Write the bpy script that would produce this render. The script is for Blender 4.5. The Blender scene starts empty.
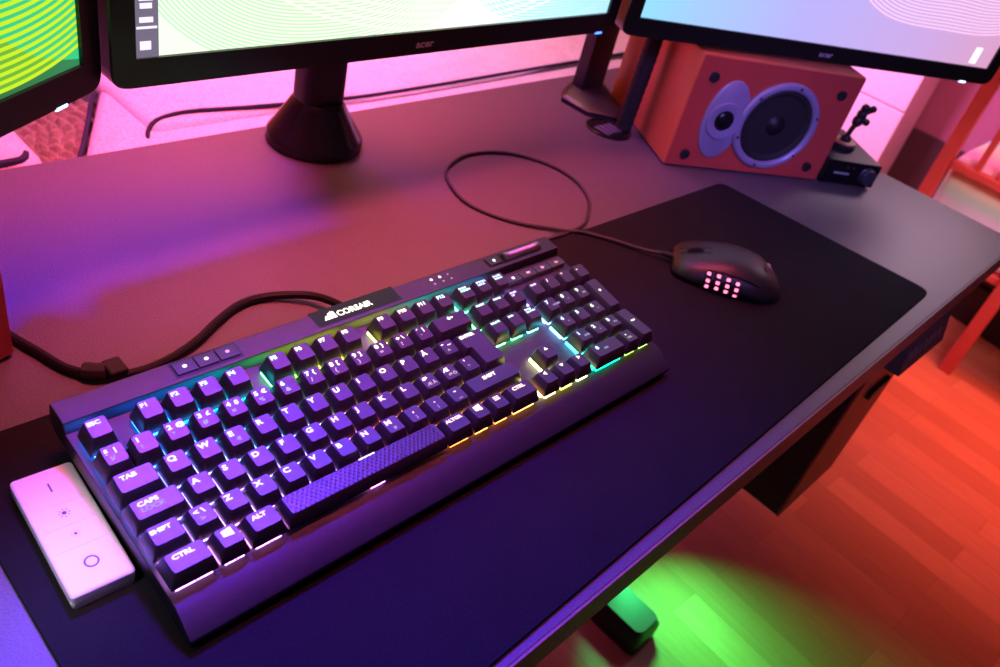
import bpy, bmesh, math, random
from mathutils import Vector, Matrix
random.seed(4)
C = bpy.context.scene.collection
SC = bpy.context.scene
S = 0.001            # everything below is written in millimetres
PAD = 743.0          # height of the top of the desk pad above the floor

def W(x, y, z):      # millimetres relative to the top of the desk pad -> metres above the floor
    return Vector((x * S, y * S, (z + PAD) * S))

# ---------------------------------------------------------------- camera
cam_d = bpy.data.cameras.new('camera'); cam = bpy.data.objects.new('camera', cam_d); C.objects.link(cam)
RR = ((0.6915, -0.6861, 0.2260), (-0.3068, -0.5621, -0.7680), (0.6540, 0.4617, -0.5992))   # right, down, forward
r, d, f = [Vector(v).normalized() for v in RR]
r = (r - f * r.dot(f)).normalized(); d = f.cross(r)
cam.matrix_world = Matrix.Translation(W(-127.35, -246.28, 429.48)) @ Matrix((r, -d, -f)).transposed().to_4x4()
cam_d.sensor_width = 36.0; cam_d.lens = 845.68 * 36.0 / 1000.0
cam_d.clip_start = 0.01
cam_d.dof.use_dof = True; cam_d.dof.focus_distance = 0.58; cam_d.dof.aperture_fstop = 10.0
SC.camera = cam

# ---------------------------------------------------------------- world, lights, exposure
SC.view_settings.view_transform = 'Standard'; SC.view_settings.look = 'None'
SC.view_settings.gamma = 1.0; SC.view_settings.use_curve_mapping = False
SC.view_settings.exposure = 0.0
SC.cycles.use_denoising = True
w = bpy.data.worlds.new('world'); SC.world = w; w.use_nodes = True
w.node_tree.nodes['Background'].inputs[0].default_value = (0.40, 0.25, 0.45, 1)
w.node_tree.nodes['Background'].inputs[1].default_value = 0.10

def area(name, loc, aim, size, color, power, shape='DISK', spread=180):
    l = bpy.data.lights.new(name, 'AREA'); l.shape = shape; l.size = size; l.color = color; l.energy = power
    l.spread = math.radians(spread)
    o = bpy.data.objects.new(name, l); C.objects.link(o); o.location = W(*loc)
    o.rotation_euler = (W(*aim) - W(*loc)).to_track_quat('-Z', 'Y').to_euler()
    return o
area('violet_room_lamp', (480, 760, 1650), (40, -30, 0), 0.26, (0.10, 0.025, 1.0), 5.2, spread=32)
area('violet_front_lamp', (0, -600, 800), (880, 170, 60), 0.3, (0.35, 0.20, 1.0), 0.4, spread=24)
area('remote_fill', (-420, 60, 800), (-55, 60, 0), 0.15, (0.85, 0.75, 1.0), 0.06, spread=12)  # unseen fill light added to lift the white remote
area('red_ceiling_lamp', (380, 300, 1300), (330, 400, 0), 0.6, (1.0, 0.10, 0.17), 5.5, spread=40)
area('right_desk_fill', (1750, 60, 560), (1020, 40, 0), 0.3, (1.0, 0.66, 0.85), 0.2, spread=34)  # added fill that brightens the right end of the desktop
area('magenta_sofa_lamp', (600, 1050, 900), (650, 900, -100), 0.5, (1.0, 0.17, 1.0), 4.6, spread=95)
area('warm_wall_lamp', (900, 900, 900), (900, 1300, -200), 0.4, (1.0, 0.42, 0.15), 8, spread=120)
area('warm_floor_lamp', (2000, -350, 1000), (2000, -300, -743), 0.5, (1.0, 0.17, 0.16), 4.8, spread=54)
area('pink_drawer_lamp', (1900, 1000, 600), (2700, 700, -300), 0.4, (1.0, 0.32, 0.80), 8, spread=80)
area('pink_wall_fill', (2350, 250, 900), (2903, 250, -200), 0.4, (1.0, 0.22, 0.35), 3.2, spread=80)  # invented fill light, keeps the right wall from going too dark
area('green_case_light', (905, 70, -560), (860, -150, -743), 0.06, (0.05, 1.0, 0.25), 1.2, spread=95)
area('pink_cot_fill', (1350, -300, 420), (2167, 20, -330), 0.3, (1.0, 0.50, 0.66), 0.5, spread=36)  # extra unseen light put in to brighten the mattress side

# ---------------------------------------------------------------- materials
MATS = {}
def mat(name, col, rough=0.5, metal=0.0, spec=0.5, noise=None, bump=None, speck=None, coat=0.0):
    if name in MATS: return MATS[name]
    m = bpy.data.materials.new(name); m.use_nodes = True; MATS[name] = m
    nt = m.node_tree; N = nt.nodes; L = nt.links; b = N['Principled BSDF']
    b.inputs['Base Color'].default_value = (*col, 1); b.inputs['Roughness'].default_value = rough
    b.inputs['Metallic'].default_value = metal; b.inputs['Specular IOR Level'].default_value = spec
    b.inputs['Coat Weight'].default_value = coat; b.inputs['Coat Roughness'].default_value = 0.34
    tc = N.new('ShaderNodeTexCoord')
    # every material has a faint procedural unevenness
    sc, amt = noise if noise else (60.0, 0.08)
    n = N.new('ShaderNodeTexNoise'); n.inputs['Scale'].default_value = sc; n.inputs['Detail'].default_value = 4
    L.new(tc.outputs['Object'], n.inputs['Vector'])
    mx = N.new('ShaderNodeMixRGB'); mx.blend_type = 'MULTIPLY'; mx.inputs[0].default_value = 1
    mx.inputs[1].default_value = (*col, 1)
    rp = N.new('ShaderNodeMapRange'); rp.inputs[3].default_value = 1 - amt; rp.inputs[4].default_value = 1 + amt
    L.new(n.outputs['Fac'], rp.inputs[0]); L.new(rp.outputs[0], mx.inputs[2])
    last = mx.outputs[0]
    if speck:
        n2 = N.new('ShaderNodeTexNoise'); n2.inputs['Scale'].default_value = speck[0]; n2.inputs['Detail'].default_value = 2
        L.new(tc.outputs['Object'], n2.inputs['Vector'])
        rp2 = N.new('ShaderNodeMapRange'); rp2.inputs[1].default_value = .3; rp2.inputs[2].default_value = .7
        rp2.inputs[3].default_value = 1 - speck[1]; rp2.inputs[4].default_value = 1 + speck[1]
        m2 = N.new('ShaderNodeMixRGB'); m2.blend_type = 'MULTIPLY'; m2.inputs[0].default_value = 1
        L.new(n2.outputs['Fac'], rp2.inputs[0]); L.new(last, m2.inputs[1]); L.new(rp2.outputs[0], m2.inputs[2]); last = m2.outputs[0]
    L.new(last, b.inputs['Base Color'])
    if bump:
        n3 = N.new('ShaderNodeTexNoise'); n3.inputs['Scale'].default_value = bump[0]; n3.inputs['Detail'].default_value = 3
        mp = N.new('ShaderNodeMapping'); mp.inputs['Scale'].default_value = bump[2] if len(bump) > 2 else (1, 1, 1)
        L.new(tc.outputs['Object'], mp.inputs[0]); L.new(mp.outputs[0], n3.inputs['Vector'])
        bp = N.new('ShaderNodeBump'); bp.inputs['Strength'].default_value = bump[1]; bp.inputs['Distance'].default_value = 0.001
        L.new(n3.outputs['Fac'], bp.inputs['Height']); L.new(bp.outputs[0], b.inputs['Normal'])
    return m

def emit(name, col, strength, sampled=True):
    if name in MATS: return MATS[name]
    m = bpy.data.materials.new(name); m.use_nodes = True; MATS[name] = m
    b = m.node_tree.nodes['Principled BSDF']; b.inputs['Base Color'].default_value = (0.02, 0.02, 0.02, 1)
    b.inputs['Emission Color'].default_value = (*col, 1); b.inputs['Emission Strength'].default_value = strength
    if not sampled: m.cycles.emission_sampling = 'NONE'
    return m

def emit_obj(name, strength, sampled=True):       # colour of the little LED comes from the object's own colour
    m = bpy.data.materials.new(name); m.use_nodes = True
    nt = m.node_tree; b = nt.nodes['Principled BSDF']; b.inputs['Base Color'].default_value = (0.03, 0.03, 0.03, 1)
    oi = nt.nodes.new('ShaderNodeObjectInfo'); nt.links.new(oi.outputs['Color'], b.inputs['Emission Color'])
    b.inputs['Emission Strength'].default_value = strength
    if not sampled: m.cycles.emission_sampling = 'NONE'
    return m

M_desk = mat('desk_laminate', (0.095, 0.085, 0.098), 0.45, spec=0.45, speck=(900, 0.30), bump=(500, 0.25))
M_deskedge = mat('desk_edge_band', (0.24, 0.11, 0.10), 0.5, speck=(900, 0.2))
M_pad = mat('black_cloth_pad', (0.010, 0.0085, 0.012), 0.9, spec=0.15, noise=(25, 0.25), bump=(1500, 0.35), speck=(700, .25))
M_alu = mat('brushed_black_aluminium', (0.05, 0.05, 0.062), 0.40, metal=0.8, bump=(300, 0.25, (1, 18, 1)), noise=(80, .1))
M_blackp = mat('black_plastic', (0.012, 0.012, 0.014), 0.42, bump=(900, 0.1))
M_gloss = mat('glossy_black_plastic', (0.006, 0.006, 0.008), 0.3, spec=.25)
M_cap = mat('keycap_plastic', (0.03, 0.024, 0.034), 0.34, spec=0.6, bump=(1400, 0.12))
M_legend = emit_obj('lit_legend', 2.3, False)
M_dim = emit_obj('dim_legend', 0.6, False)
M_led = emit_obj('key_backlight', 12.0, True)
M_white = mat('white_remote_plastic', (0.80, 0.78, 0.80), 0.4, noise=(30, .03))
M_greyink = mat('grey_ink', (0.10, 0.08, 0.12), 0.5)
M_silver = mat('silver_knurl', (0.26, 0.25, 0.28), 0.32, metal=0.9)
M_rim = mat('silver_speaker_plastic', (0.30, 0.27, 0.42), 0.42, metal=0.2)
M_cherry = mat('orange_wood_veneer', (0.62, 0.155, 0.065), 0.42, noise=(18, .18), bump=(60, .15, (1, 12, 12)))
M_cone = mat('woofer_cone', (0.007, 0.006, 0.008), 0.5, spec=.3)
M_fabric = mat('sofa_fabric', (0.60, 0.55, 0.70), 0.95, spec=.1, noise=(30, .12), bump=(700, 0.9), speck=(420, .22))
M_piping = mat('dark_piping', (0.03, 0.03, 0.07), 0.9, spec=.1)
M_throw = mat('brown_wool', (0.26, 0.20, 0.17), 1.0, spec=.05, noise=(60, .5), bump=(300, .8))
M_wallo = mat('orange_wall_paint', (0.80, 0.34, 0.10), 0.8, noise=(5, .05))
M_wallm = mat('mauve_wall_paint', (0.34, 0.15, 0.22), 0.85, noise=(5, .05))
M_ceiling = mat('ceiling_paint', (0.5, 0.45, 0.5), 0.9)
M_drawer = mat('white_lacquer', (0.80, 0.72, 0.78), 0.4)
M_pine = mat('red_stained_pine', (0.62, 0.085, 0.06), 0.5, noise=(20, .2))
M_rubber = mat('rubber', (0.01, 0.01, 0.01), 0.75)
M_navy = mat('dark_metal_drawer', (0.015, 0.013, 0.022), 0.5)
M_litmetal = mat('warm_lit_metal', (0.40, 0.10, 0.07), 0.5)  # drawer front metal with the warm red light painted into its colour

def pastel():
    m = bpy.data.materials.new('pastel_rainbow_cotton'); m.use_nodes = True; nt = m.node_tree; N = nt.nodes; L = nt.links
    b = N['Principled BSDF']; b.inputs['Roughness'].default_value = .9
    tc = N.new('ShaderNodeTexCoord'); sx = N.new('ShaderNodeSeparateXYZ'); no = N.new('ShaderNodeTexNoise'); no.inputs['Scale'].default_value = 4
    L.new(tc.outputs['Object'], sx.inputs[0]); L.new(tc.outputs['Object'], no.inputs['Vector'])
    # bands printed round the sheet: they follow height on the sides and depth on top
    a = N.new('ShaderNodeMath'); a.operation = 'MULTIPLY_ADD'; a.inputs[1].default_value = -1.0; L.new(sx.outputs[2], a.inputs[0]); a.inputs[2].default_value = .52
    b2 = N.new('ShaderNodeMath'); b2.operation = 'MULTIPLY_ADD'; b2.inputs[1].default_value = .06; L.new(no.outputs['Fac'], b2.inputs[0]); L.new(a.outputs[0], b2.inputs[2])
    c2 = N.new('ShaderNodeMath'); c2.operation = 'MULTIPLY_ADD'; c2.inputs[1].default_value = .35; L.new(sx.outputs[0], c2.inputs[0]); L.new(b2.outputs[0], c2.inputs[2])
    d2 = N.new('ShaderNodeMath'); d2.operation = 'MULTIPLY'; d2.inputs[1].default_value = 5.0; L.new(c2.outputs[0], d2.inputs[0])
    e2 = N.new('ShaderNodeMath'); e2.operation = 'FRACT'; L.new(d2.outputs[0], e2.inputs[0])
    rp = N.new('ShaderNodeValToRGB'); e = rp.color_ramp.elements
    e[0].position = 0; e[0].color = (.85, .50, .75, 1); e[1].position = 1; e[1].color = (.85, .50, .75, 1)
    for p_, c_ in ((.18, (.80, .78, .45, 1)), (.36, (.80, .40, .62, 1)), (.52, (.85, .80, .5, 1)), (.68, (.45, .85, .62, 1)), (.85, (.75, .75, .85, 1))):
        x = e.new(p_); x.color = c_
    L.new(e2.outputs[0], rp.inputs[0]); L.new(rp.outputs[0], b.inputs['Base Color'])
    return m
M_pastel = pastel()

def parquet():
    m = bpy.data.materials.new('orange_parquet'); m.use_nodes = True; nt = m.node_tree; N = nt.nodes; L = nt.links
    b = N['Principled BSDF']; b.inputs['Roughness'].default_value = .38
    tc = N.new('ShaderNodeTexCoord'); mp = N.new('ShaderNodeMapping'); mp.inputs['Rotation'].default_value = (0, 0, math.radians(93))
    br = N.new('ShaderNodeTexBrick'); br.inputs['Scale'].default_value = 1.0; br.inputs['Brick Width'].default_value = 0.42
    br.inputs['Row Height'].default_value = 0.068; br.inputs['Mortar Size'].default_value = 0.0006; br.offset = 0.37
    br.inputs['Color1'].default_value = (.46, .17, .07, 1); br.inputs['Color2'].default_value = (.66, .28, .12, 1); br.inputs['Mortar'].default_value = (.34, .12, .05, 1)
    n = N.new('ShaderNodeTexNoise'); mp2 = N.new('ShaderNodeMapping'); mp2.inputs['Scale'].default_value = (3, 45, 1); n.inputs['Scale'].default_value = 3; n.inputs['Detail'].default_value = 5
    mr = N.new('ShaderNodeMapRange'); mr.inputs[3].default_value = .78; mr.inputs[4].default_value = 1.2
    mx = N.new('ShaderNodeMixRGB'); mx.blend_type = 'MULTIPLY'; mx.inputs[0].default_value = 1
    L.new(tc.outputs['Object'], mp.inputs[0]); L.new(mp.outputs[0], br.inputs['Vector']); L.new(mp.outputs[0], mp2.inputs[0]); L.new(mp2.outputs[0], n.inputs['Vector'])
    L.new(n.outputs['Fac'], mr.inputs[0]); L.new(br.outputs['Color'], mx.inputs[1]); L.new(mr.outputs[0], mx.inputs[2]); L.new(mx.outputs[0], b.inputs['Base Color'])
    return m
M_floor = parquet()

# ---------------------------------------------------------------- mesh helpers (millimetres)
def obj(name, bm, m, parent=None, smooth=False, bevel=0, seg=2):
    me = bpy.data.meshes.new(name)
    bmesh.ops.recalc_face_normals(bm, faces=bm.faces)
    for v in bm.verts: v.co *= S
    bm.to_mesh(me); bm.free()
    o = bpy.data.objects.new(name, me); C.objects.link(o); me.materials.append(m)
    if smooth:
        for p_ in me.polygons: p_.use_smooth = True
        if smooth != 'full':
            try: me.set_sharp_from_angle(angle=math.radians(35))
            except Exception: pass
    if bevel:
        md = o.modifiers.new('bevel', 'BEVEL'); md.width = bevel * S; md.segments = seg; md.limit_method = 'ANGLE'; md.angle_limit = math.radians(40)
        for p_ in me.polygons: p_.use_smooth = True
        md.harden_normals = True
    if parent: o.parent = parent
    return o

def thing(name, label, cat, loc=(0, 0, 0), rot=(0, 0, 0), group=None):
    o = bpy.data.objects.new(name, None); C.objects.link(o); o.empty_display_size = .02
    o.location = W(*loc); o.rotation_euler = rot
    o['label'] = label; o['category'] = cat
    if group: o['group'] = group
    return o
def tag(o, label, cat, group=None):
    o['label'] = label; o['category'] = cat
    if group: o['group'] = group
    return o
def struct(name, bm, m, loc=(0, 0, 0)):
    o = obj(name, bm, m); o.location = W(*loc); o['kind'] = 'structure'; return o

def box(bm, x0, x1, y0, y1, z0, z1):
    vs = [bm.verts.new((x, y, z)) for x in (x0, x1) for y in (y0, y1) for z in (z0, z1)]
    for q in ((0, 1, 3, 2), (4, 6, 7, 5), (0, 4, 5, 1), (2, 3, 7, 6), (0, 2, 6, 4), (1, 5, 7, 3)):
        bm.faces.new([vs[i] for i in q])
def boxbm(*a):
    bm = bmesh.new(); box(bm, *a); return bm
def prism(bm, pts, z0, z1):
    a = [bm.verts.new((x, y, z0)) for x, y in pts]; b = [bm.verts.new((x, y, z1)) for x, y in pts]
    n = len(pts); bm.faces.new(a[::-1]); bm.faces.new(b)
    for i in range(n): bm.faces.new([a[i], a[(i + 1) % n], b[(i + 1) % n], b[i]])
def prismbm(pts, z0, z1):
    bm = bmesh.new(); prism(bm, pts, z0, z1); return bm
def roundpoly(pts, rad, n=5):
    out = []; k = len(pts)
    for i in range(k):
        p0, p1, p2 = Vector(pts[i - 1]), Vector(pts[i]), Vector(pts[(i + 1) % k])
        a = (p0 - p1).normalized(); b = (p2 - p1).normalized()
        rr = rad[i] if isinstance(rad, (list, tuple)) else rad
        ang = a.angle(b); t = rr / math.tan(ang / 2)
        q0 = p1 + a * t; q2 = p1 + b * t
        for j in range(n + 1):
            u = j / n; out.append(tuple(q0 * (1 - u) ** 2 + p1 * 2 * u * (1 - u) + q2 * u * u))
    return out
def rrect(x0, x1, y0, y1, rad, n=4):
    return roundpoly([(x0, y0), (x1, y0), (x1, y1), (x0, y1)], rad, n)
def loft(bm, rings, cap0=True, cap1=True, closed=True):
    R_ = [[bm.verts.new(p_) for p_ in ring] for ring in rings]
    n = len(R_[0])
    for a, b in zip(R_, R_[1:]):
        for i in range(n if closed else n - 1):
            bm.faces.new([a[i], a[(i + 1) % n], b[(i + 1) % n], b[i]])
    if cap0: bm.faces.new(R_[0][::-1])
    if cap1: bm.faces.new(R_[-1])
    return R_
def lathe(bm, prof, n=40, axis='z', c=(0, 0, 0), sx=1, sy=1):
    rings = []
    for rr, h in prof:
        ring = []
        for i in range(n):
            t = 2 * math.pi * i / n; u, v = rr * math.cos(t) * sx, rr * math.sin(t) * sy
            if axis == 'z': p_ = (u, v, h)
            elif axis == 'y': p_ = (u, h, v)
            else: p_ = (h, u, v)
            ring.append((p_[0] + c[0], p_[1] + c[1], p_[2] + c[2]))
        rings.append(ring)
    loft(bm, rings)
def spline(pts, per=10):
    P_ = [Vector(p_) for p_ in pts]; P_ = [P_[0] * 2 - P_[1]] + P_ + [P_[-1] * 2 - P_[-2]]; out = []
    for i in range(1, len(P_) - 2):
        for j in range(per):
            t = j / per; a, b, c, d_ = P_[i - 1:i + 3]
            out.append(.5 * ((2 * b) + (c - a) * t + (2 * a - 5 * b + 4 * c - d_) * t * t + (3 * b - a - 3 * c + d_) * t ** 3))
    out.append(P_[-2]); return out
def tube(bm, path, rad, n=10, rf=None):
    path = [Vector(p_) for p_ in path]; rings = []; up = Vector((0, 0, 1))
    for i, p_ in enumerate(path):
        t = (path[min(i + 1, len(path) - 1)] - path[max(i - 1, 0)]).normalized()
        if abs(t.dot(up)) > .95: up = Vector((1, 0, 0))
        s = t.cross(up).normalized(); u = s.cross(t).normalized(); up = u if abs(t.z) > .5 else Vector((0, 0, 1))
        rr = rf(i) if rf else rad
        rings.append([tuple(p_ + s * rr * math.cos(a) + u * rr * math.sin(a)) for a in [2 * math.pi * k / n for k in range(n)]])
    loft(bm, rings)
TXT = {}
def textpoly(s, size, wide=1.2, bold=0.035):     # triangulated glyph outlines, baseline-left at 0,0; (verts, faces, width)
    key = (s, size, wide, bold)
    if key in TXT: return TXT[key]
    cu = bpy.data.curves.new('glyphs', 'FONT'); cu.body = s; cu.size = size; cu.offset = bold * size; cu.fill_mode = 'FRONT'; cu.resolution_u = 3
    to = bpy.data.objects.new('glyphs', cu); C.objects.link(to)
    me = bpy.data.meshes.new_from_object(to, depsgraph=bpy.context.evaluated_depsgraph_get())
    v = [(p_.co.x * wide, p_.co.y) for p_ in me.vertices]; fc = [tuple(p_.vertices) for p_ in me.polygons]
    bpy.data.objects.remove(to); bpy.data.curves.remove(cu); bpy.data.meshes.remove(me)
    wd = max([a[0] for a in v] or [0]); TXT[key] = (v, fc, wd); return TXT[key]
def puttext(bm, s, size, x, y, fn, align='l', wide=1.2, bold=0.035):
    v, fc, wd = textpoly(s, size, wide, bold)
    ox = x - (wd / 2 if align == 'c' else wd if align == 'r' else 0)
    vs = [bm.verts.new(fn(ox + a, y + b)) for a, b in v]
    for q in fc:
        try: bm.faces.new([vs[i] for i in q])
        except Exception: pass
def putpoly(bm, pts, fn):
    bm.faces.new([bm.verts.new(fn(x, y)) for x, y in pts])

# ================================================================ SETTING
FL = -PAD
struct('floor', boxbm(-2500, 2950, -2500, 1350, -30, 0), M_floor, (0, 0, FL))
struct('wall_back', boxbm(-2500, 2950, 1300, 1350, 0, 2500), M_wallo, (0, 0, FL))
struct('wall_right', boxbm(2903, 2950, -2500, 1300, 0, 2500), M_wallm, (0, 0, FL))
struct('shade_strip_right', boxbm(2889, 2903, -2500, 1300, 0, 318), mat('painted_shade', (.05, .025, .03), .6), (0, 0, FL))  # dark strip standing in for the shade under and behind the cot

# ================================================================ DESK
desk = thing('desk', 'large grey laminate desk with a height control under its front edge', 'desk', (300, 150, FL))
def dl(x, y, z): return (x - 300, y - 150, z - FL)
DP = [(-900, -139), (1145, -130), (1122, 474), (-900, 480)]
bm = prismbm([(x - 300, y - 150) for x, y in DP], PAD - 36, PAD - 3); o = obj('desktop', bm, M_desk, desk, bevel=1.5)
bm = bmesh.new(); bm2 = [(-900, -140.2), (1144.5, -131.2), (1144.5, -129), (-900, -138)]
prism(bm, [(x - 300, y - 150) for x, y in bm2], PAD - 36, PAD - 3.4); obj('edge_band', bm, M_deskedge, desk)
for xx in (785, -500):
    bm = boxbm(xx - 300 - 45, xx - 300 + 45, 130 - 150, 230 - 150, 50, PAD - 60); obj('leg', bm, M_navy, desk, bevel=3)
    bm = bmesh.new(); loft(bm, [[(x, y, z) for x, y in rrect(xx - 300 - 35 + i, xx - 300 + 35 - i, -205 + i, 230 - i, 14)] for z, i in ((0, 0), (34, 0), (50, 7))])
    obj('foot', bm, M_rubber if 0 else M_blackp, desk, smooth=True)
bm = boxbm(-500 - 300, 785 - 300, 0, 60, PAD - 90, PAD - 36); obj('crossbar', bm, M_navy, desk)
# hand control hooked under the front edge
bm = bmesh.new(); a_ = [(772, -100), (930, -100)]
vs = [dl(*p_) for p_ in ((790, -132, -37), (926, -134, -37), (932, -144, -80), (794, -142, -80), (775, -70, -37), (926, -70, -37), (930, -70, -74), (775, -70, -74))]
V = [bm.verts.new(v) for v in vs]
for q in ((0, 1, 2, 3), (4, 5, 6, 7), (0, 1, 5, 4), (1, 2, 6, 5), (2, 3, 7, 6), (3, 0, 4, 7)): bm.faces.new([V[i] for i in q])
hc = obj('height_control', bm, mat('grey_control_plastic', (.10, .085, .10), .5), desk, bevel=2)
for k in range(7):
    x = 806 + k * 15.5
    bm = bmesh.new(); c = [(x - 4.6, -51), (x + 4.6, -51), (x + 4.6, -62), (x - 4.6, -62)]
    front = [dl(px, -132.5 - 10.5 * (-37 - pz) / 43 * 1 - 1.6, pz) for px, pz in c]; back = [(p_[0], p_[1] + 3, p_[2]) for p_ in front]
    loft(bm, [back, front]); obj('control_button', bm, mat('control_button_grey', (.22, .19, .22), .4), desk).parent = hc

bm = boxbm(520, 690, -260, -30, PAD - 375, PAD - 36.5); cab = obj('hanging_drawer_box', bm, M_navy, desk, bevel=2)
bm = boxbm(520, 690, -263, -260, PAD - 375, PAD - 36.5); obj('front_panel', bm, M_litmetal, cab)
bm = boxbm(575, 635, -269, -263, PAD - 175, PAD - 163); obj('handle', bm, M_navy, cab)

# ================================================================ DESK PAD
pp = roundpoly([(-56, -132), (857, -111), (822, 162), (-52, 174)], 14, 6)
bm = bmesh.new(); loft(bm, [[(x, y, -3) for x, y in pp], [(x, y, -.6) for x, y in pp], [(x * .9992 + .3, y * .998, 0) for x, y in pp]])
o = obj('desk_pad', bm, M_pad, smooth=True); o.location = W(0, 0, 0)
tag(o, 'black cloth desk pad under the keyboard and the mouse', 'desk pad')

# ================================================================ KEYBOARD
TH, YAW = 0.1122, -0.0126
kb = thing('gaming_keyboard', 'black aluminium keyboard with rainbow lit keys lying on the desk pad', 'keyboard', (0, 0, 0), (TH, 0, YAW))
# local origin: front-left corner of the key field; z = 34 is the top of the home row caps
Z0 = 34.0; PL = Z0 - 13.5; RT = Z0 - 6.5
XL, XR = -.8, 433.5
def side(pts, x0, x1):
    bm = bmesh.new(); a = [bm.verts.new((x0, y, z)) for y, z in pts]; b = [bm.verts.new((x1, y, z)) for y, z in pts]
    n = len(pts); bm.faces.new(a[::-1]); bm.faces.new(b)
    for i in range(n): bm.faces.new([a[i], a[(i + 1) % n], b[(i + 1) % n], b[i]])
    return bm
top_plate = obj('top_plate', side([(-24, PL - 12), (-23.5, PL - 9.5), (-6, PL), (123, PL), (123.01, PL - 9), (-22, PL - 12)], XL, XR), M_alu, kb, bevel=.6)
obj('base', side([(-22.5, PL - 17), (-23, PL - 13.6), (-23, PL - 11.9), (0, PL - 9), (142, PL - 9), (143.5, PL - 2), (143.5, PL - 12), (140, PL - 17)], XL + .8, XR - .8), M_blackp, kb)
obj('rear_panel', side([(123, PL - 9), (122.5, PL), (125.5, RT), (142.5, RT), (144, RT - 2), (144, PL - 9)], XL, XR), M_alu, kb, bevel=.5)
for x in (40, 390):
    bm = boxbm(x - 14, x + 14, 118, 123, -12.6, PL - 16); obj('flip_foot', bm, M_blackp, kb)
bm = side([(131, RT), (129, RT + .25), (144.2, RT + .25), (144.2, RT - 3)], 178, 254)
logo_patch = obj('logo_patch', bm, M_gloss, kb)
bm = bmesh.new(); fz = lambda x, y: (x, y, RT + .45)
puttext(bm, 'CORSAIR', 7.2, 197.5, 133.2, fz, wide=1.05, bold=.03)
for pts in ([(188, 133), (190.2, 133), (192.8, 139.5), (190.5, 138.2)], [(190.9, 133), (193.2, 133), (194.2, 140.6), (191.4, 136.5)], [(193.9, 133), (196.4, 133), (196.2, 139.2), (194.8, 139.8)], [(185.5, 133), (187.4, 133), (189.3, 137.3), (187.2, 136)]):
    putpoly(bm, pts, fz)
lg = obj('logo', bm, M_legend, logo_patch); lg.color = (1.0, .93, .72, 1)
# three profile / brightness / lock buttons
tray = obj('button_tray', boxbm(70.5, 117.5, 128.5, 141.5, RT - 1, RT + .2), M_gloss, kb)
for k in range(3):
    x0 = 72 + k * 15
    b_ = obj('top_button', boxbm(x0, x0 + 14, 130, 140, RT, RT + 1.2), M_blackp, kb, bevel=.4)
    bm = bmesh.new(); lathe(bm, [(1.3, RT + 1.2), (1.3, RT + 1.35)], 12, c=(x0 + 7, 135.4, 0), sx=1.2)
    g = obj('button_icon', bm, M_legend, b_); g.color = (.85, .75, 1, 1) if k < 2 else (.45, .2, .5, 1)
for k, x in enumerate((290.5, 299.7, 308.5)):
    bm = bmesh.new(); lathe(bm, [(1.25 if k < 2 else .6, RT), (1.25 if k < 2 else .6, RT + .15)], 12, c=(x, 137.5, 0))
    g = obj('status_light', bm, M_legend, kb); g.color = (1, 1, 1, 1) if k < 2 else (.5, .4, .6, 1)
    bm = bmesh.new(); box(bm, x - .9, x + .9, 131.5, 133, RT, RT + .1); g = obj('status_mark', bm, M_dim, kb); g.color = (.8, .8, .9, 1)
# mute button and volume roller
bm = boxbm(350, 417, 128.8, 140, RT - 1, RT + .15); obj('roller_well', bm, M_gloss, kb)
b_ = obj('mute_button', boxbm(352, 366, 130, 138.8, RT, RT + 1.1), M_blackp, kb, bevel=.4)
bm = bmesh.new(); lathe(bm, [(1.5, RT + 1.1), (1.5, RT + 1.3)], 12, c=(359, 134.4, 0)); g = obj('button_icon', bm, M_legend, b_); g.color = (.6, .8, 1, 1)
bm = bmesh.new(); rings = []
xs = [370, 371, 375, 375.3] + [376 + i * 1.0 for i in range(33)] + [409.3, 410, 414, 415]
for i, x in enumerate(xs):
    rr = 3.4 if i in (0, len(xs) - 1) else 4.4 if (x <= 375 or x >= 410) else 3.6 + (.35 if i % 2 else 0)
    rings.append([(x, 134.4 + rr * math.cos(t), RT + .6 + rr * math.sin(t)) for t in [2 * math.pi * j / 18 for j in range(18)]])
loft(bm, rings); obj('volume_roller', bm, M_silver, kb)
# media keys
for k in range(4):
    x0 = 354.5 + k * 18.6
    b_ = obj('media_key', boxbm(x0, x0 + 17.6, 108.4, 116.6, PL, PL + 4.6), M_cap, kb, bevel=.5)
    bm = bmesh.new()
    for q in ([(-1.4, -1.3), (1.4, -1.3), (1.4, 1.3), (-1.4, 1.3)],) if k == 0 else ([(-2.2, 0), (-.2, 1.4), (-.2, -1.4)], [(0, 0), (2, 1.4), (2, -1.4)]) if k == 1 else ([(2.4, 0), (.2, 1.4), (.2, -1.4)], [(-.4, 1.4), (-.4, -1.4), (-1.6, -1.4), (-1.6, 1.4)]) if k == 2 else ([(2.2, 0), (.2, 1.4), (.2, -1.4)], [(0, 0), (-2, 1.4), (-2, -1.4)]):
        putpoly(bm, q, lambda x, y: (x + x0 + 9, y + 112.5, PL + 4.8))
    g = obj('legend', bm, M_legend, b_); g.color = [(.8, .7, 1, 1), (1, .35, .5, 1), (1, .25, .4, 1), (1, .2, .3, 1)][k]

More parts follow.
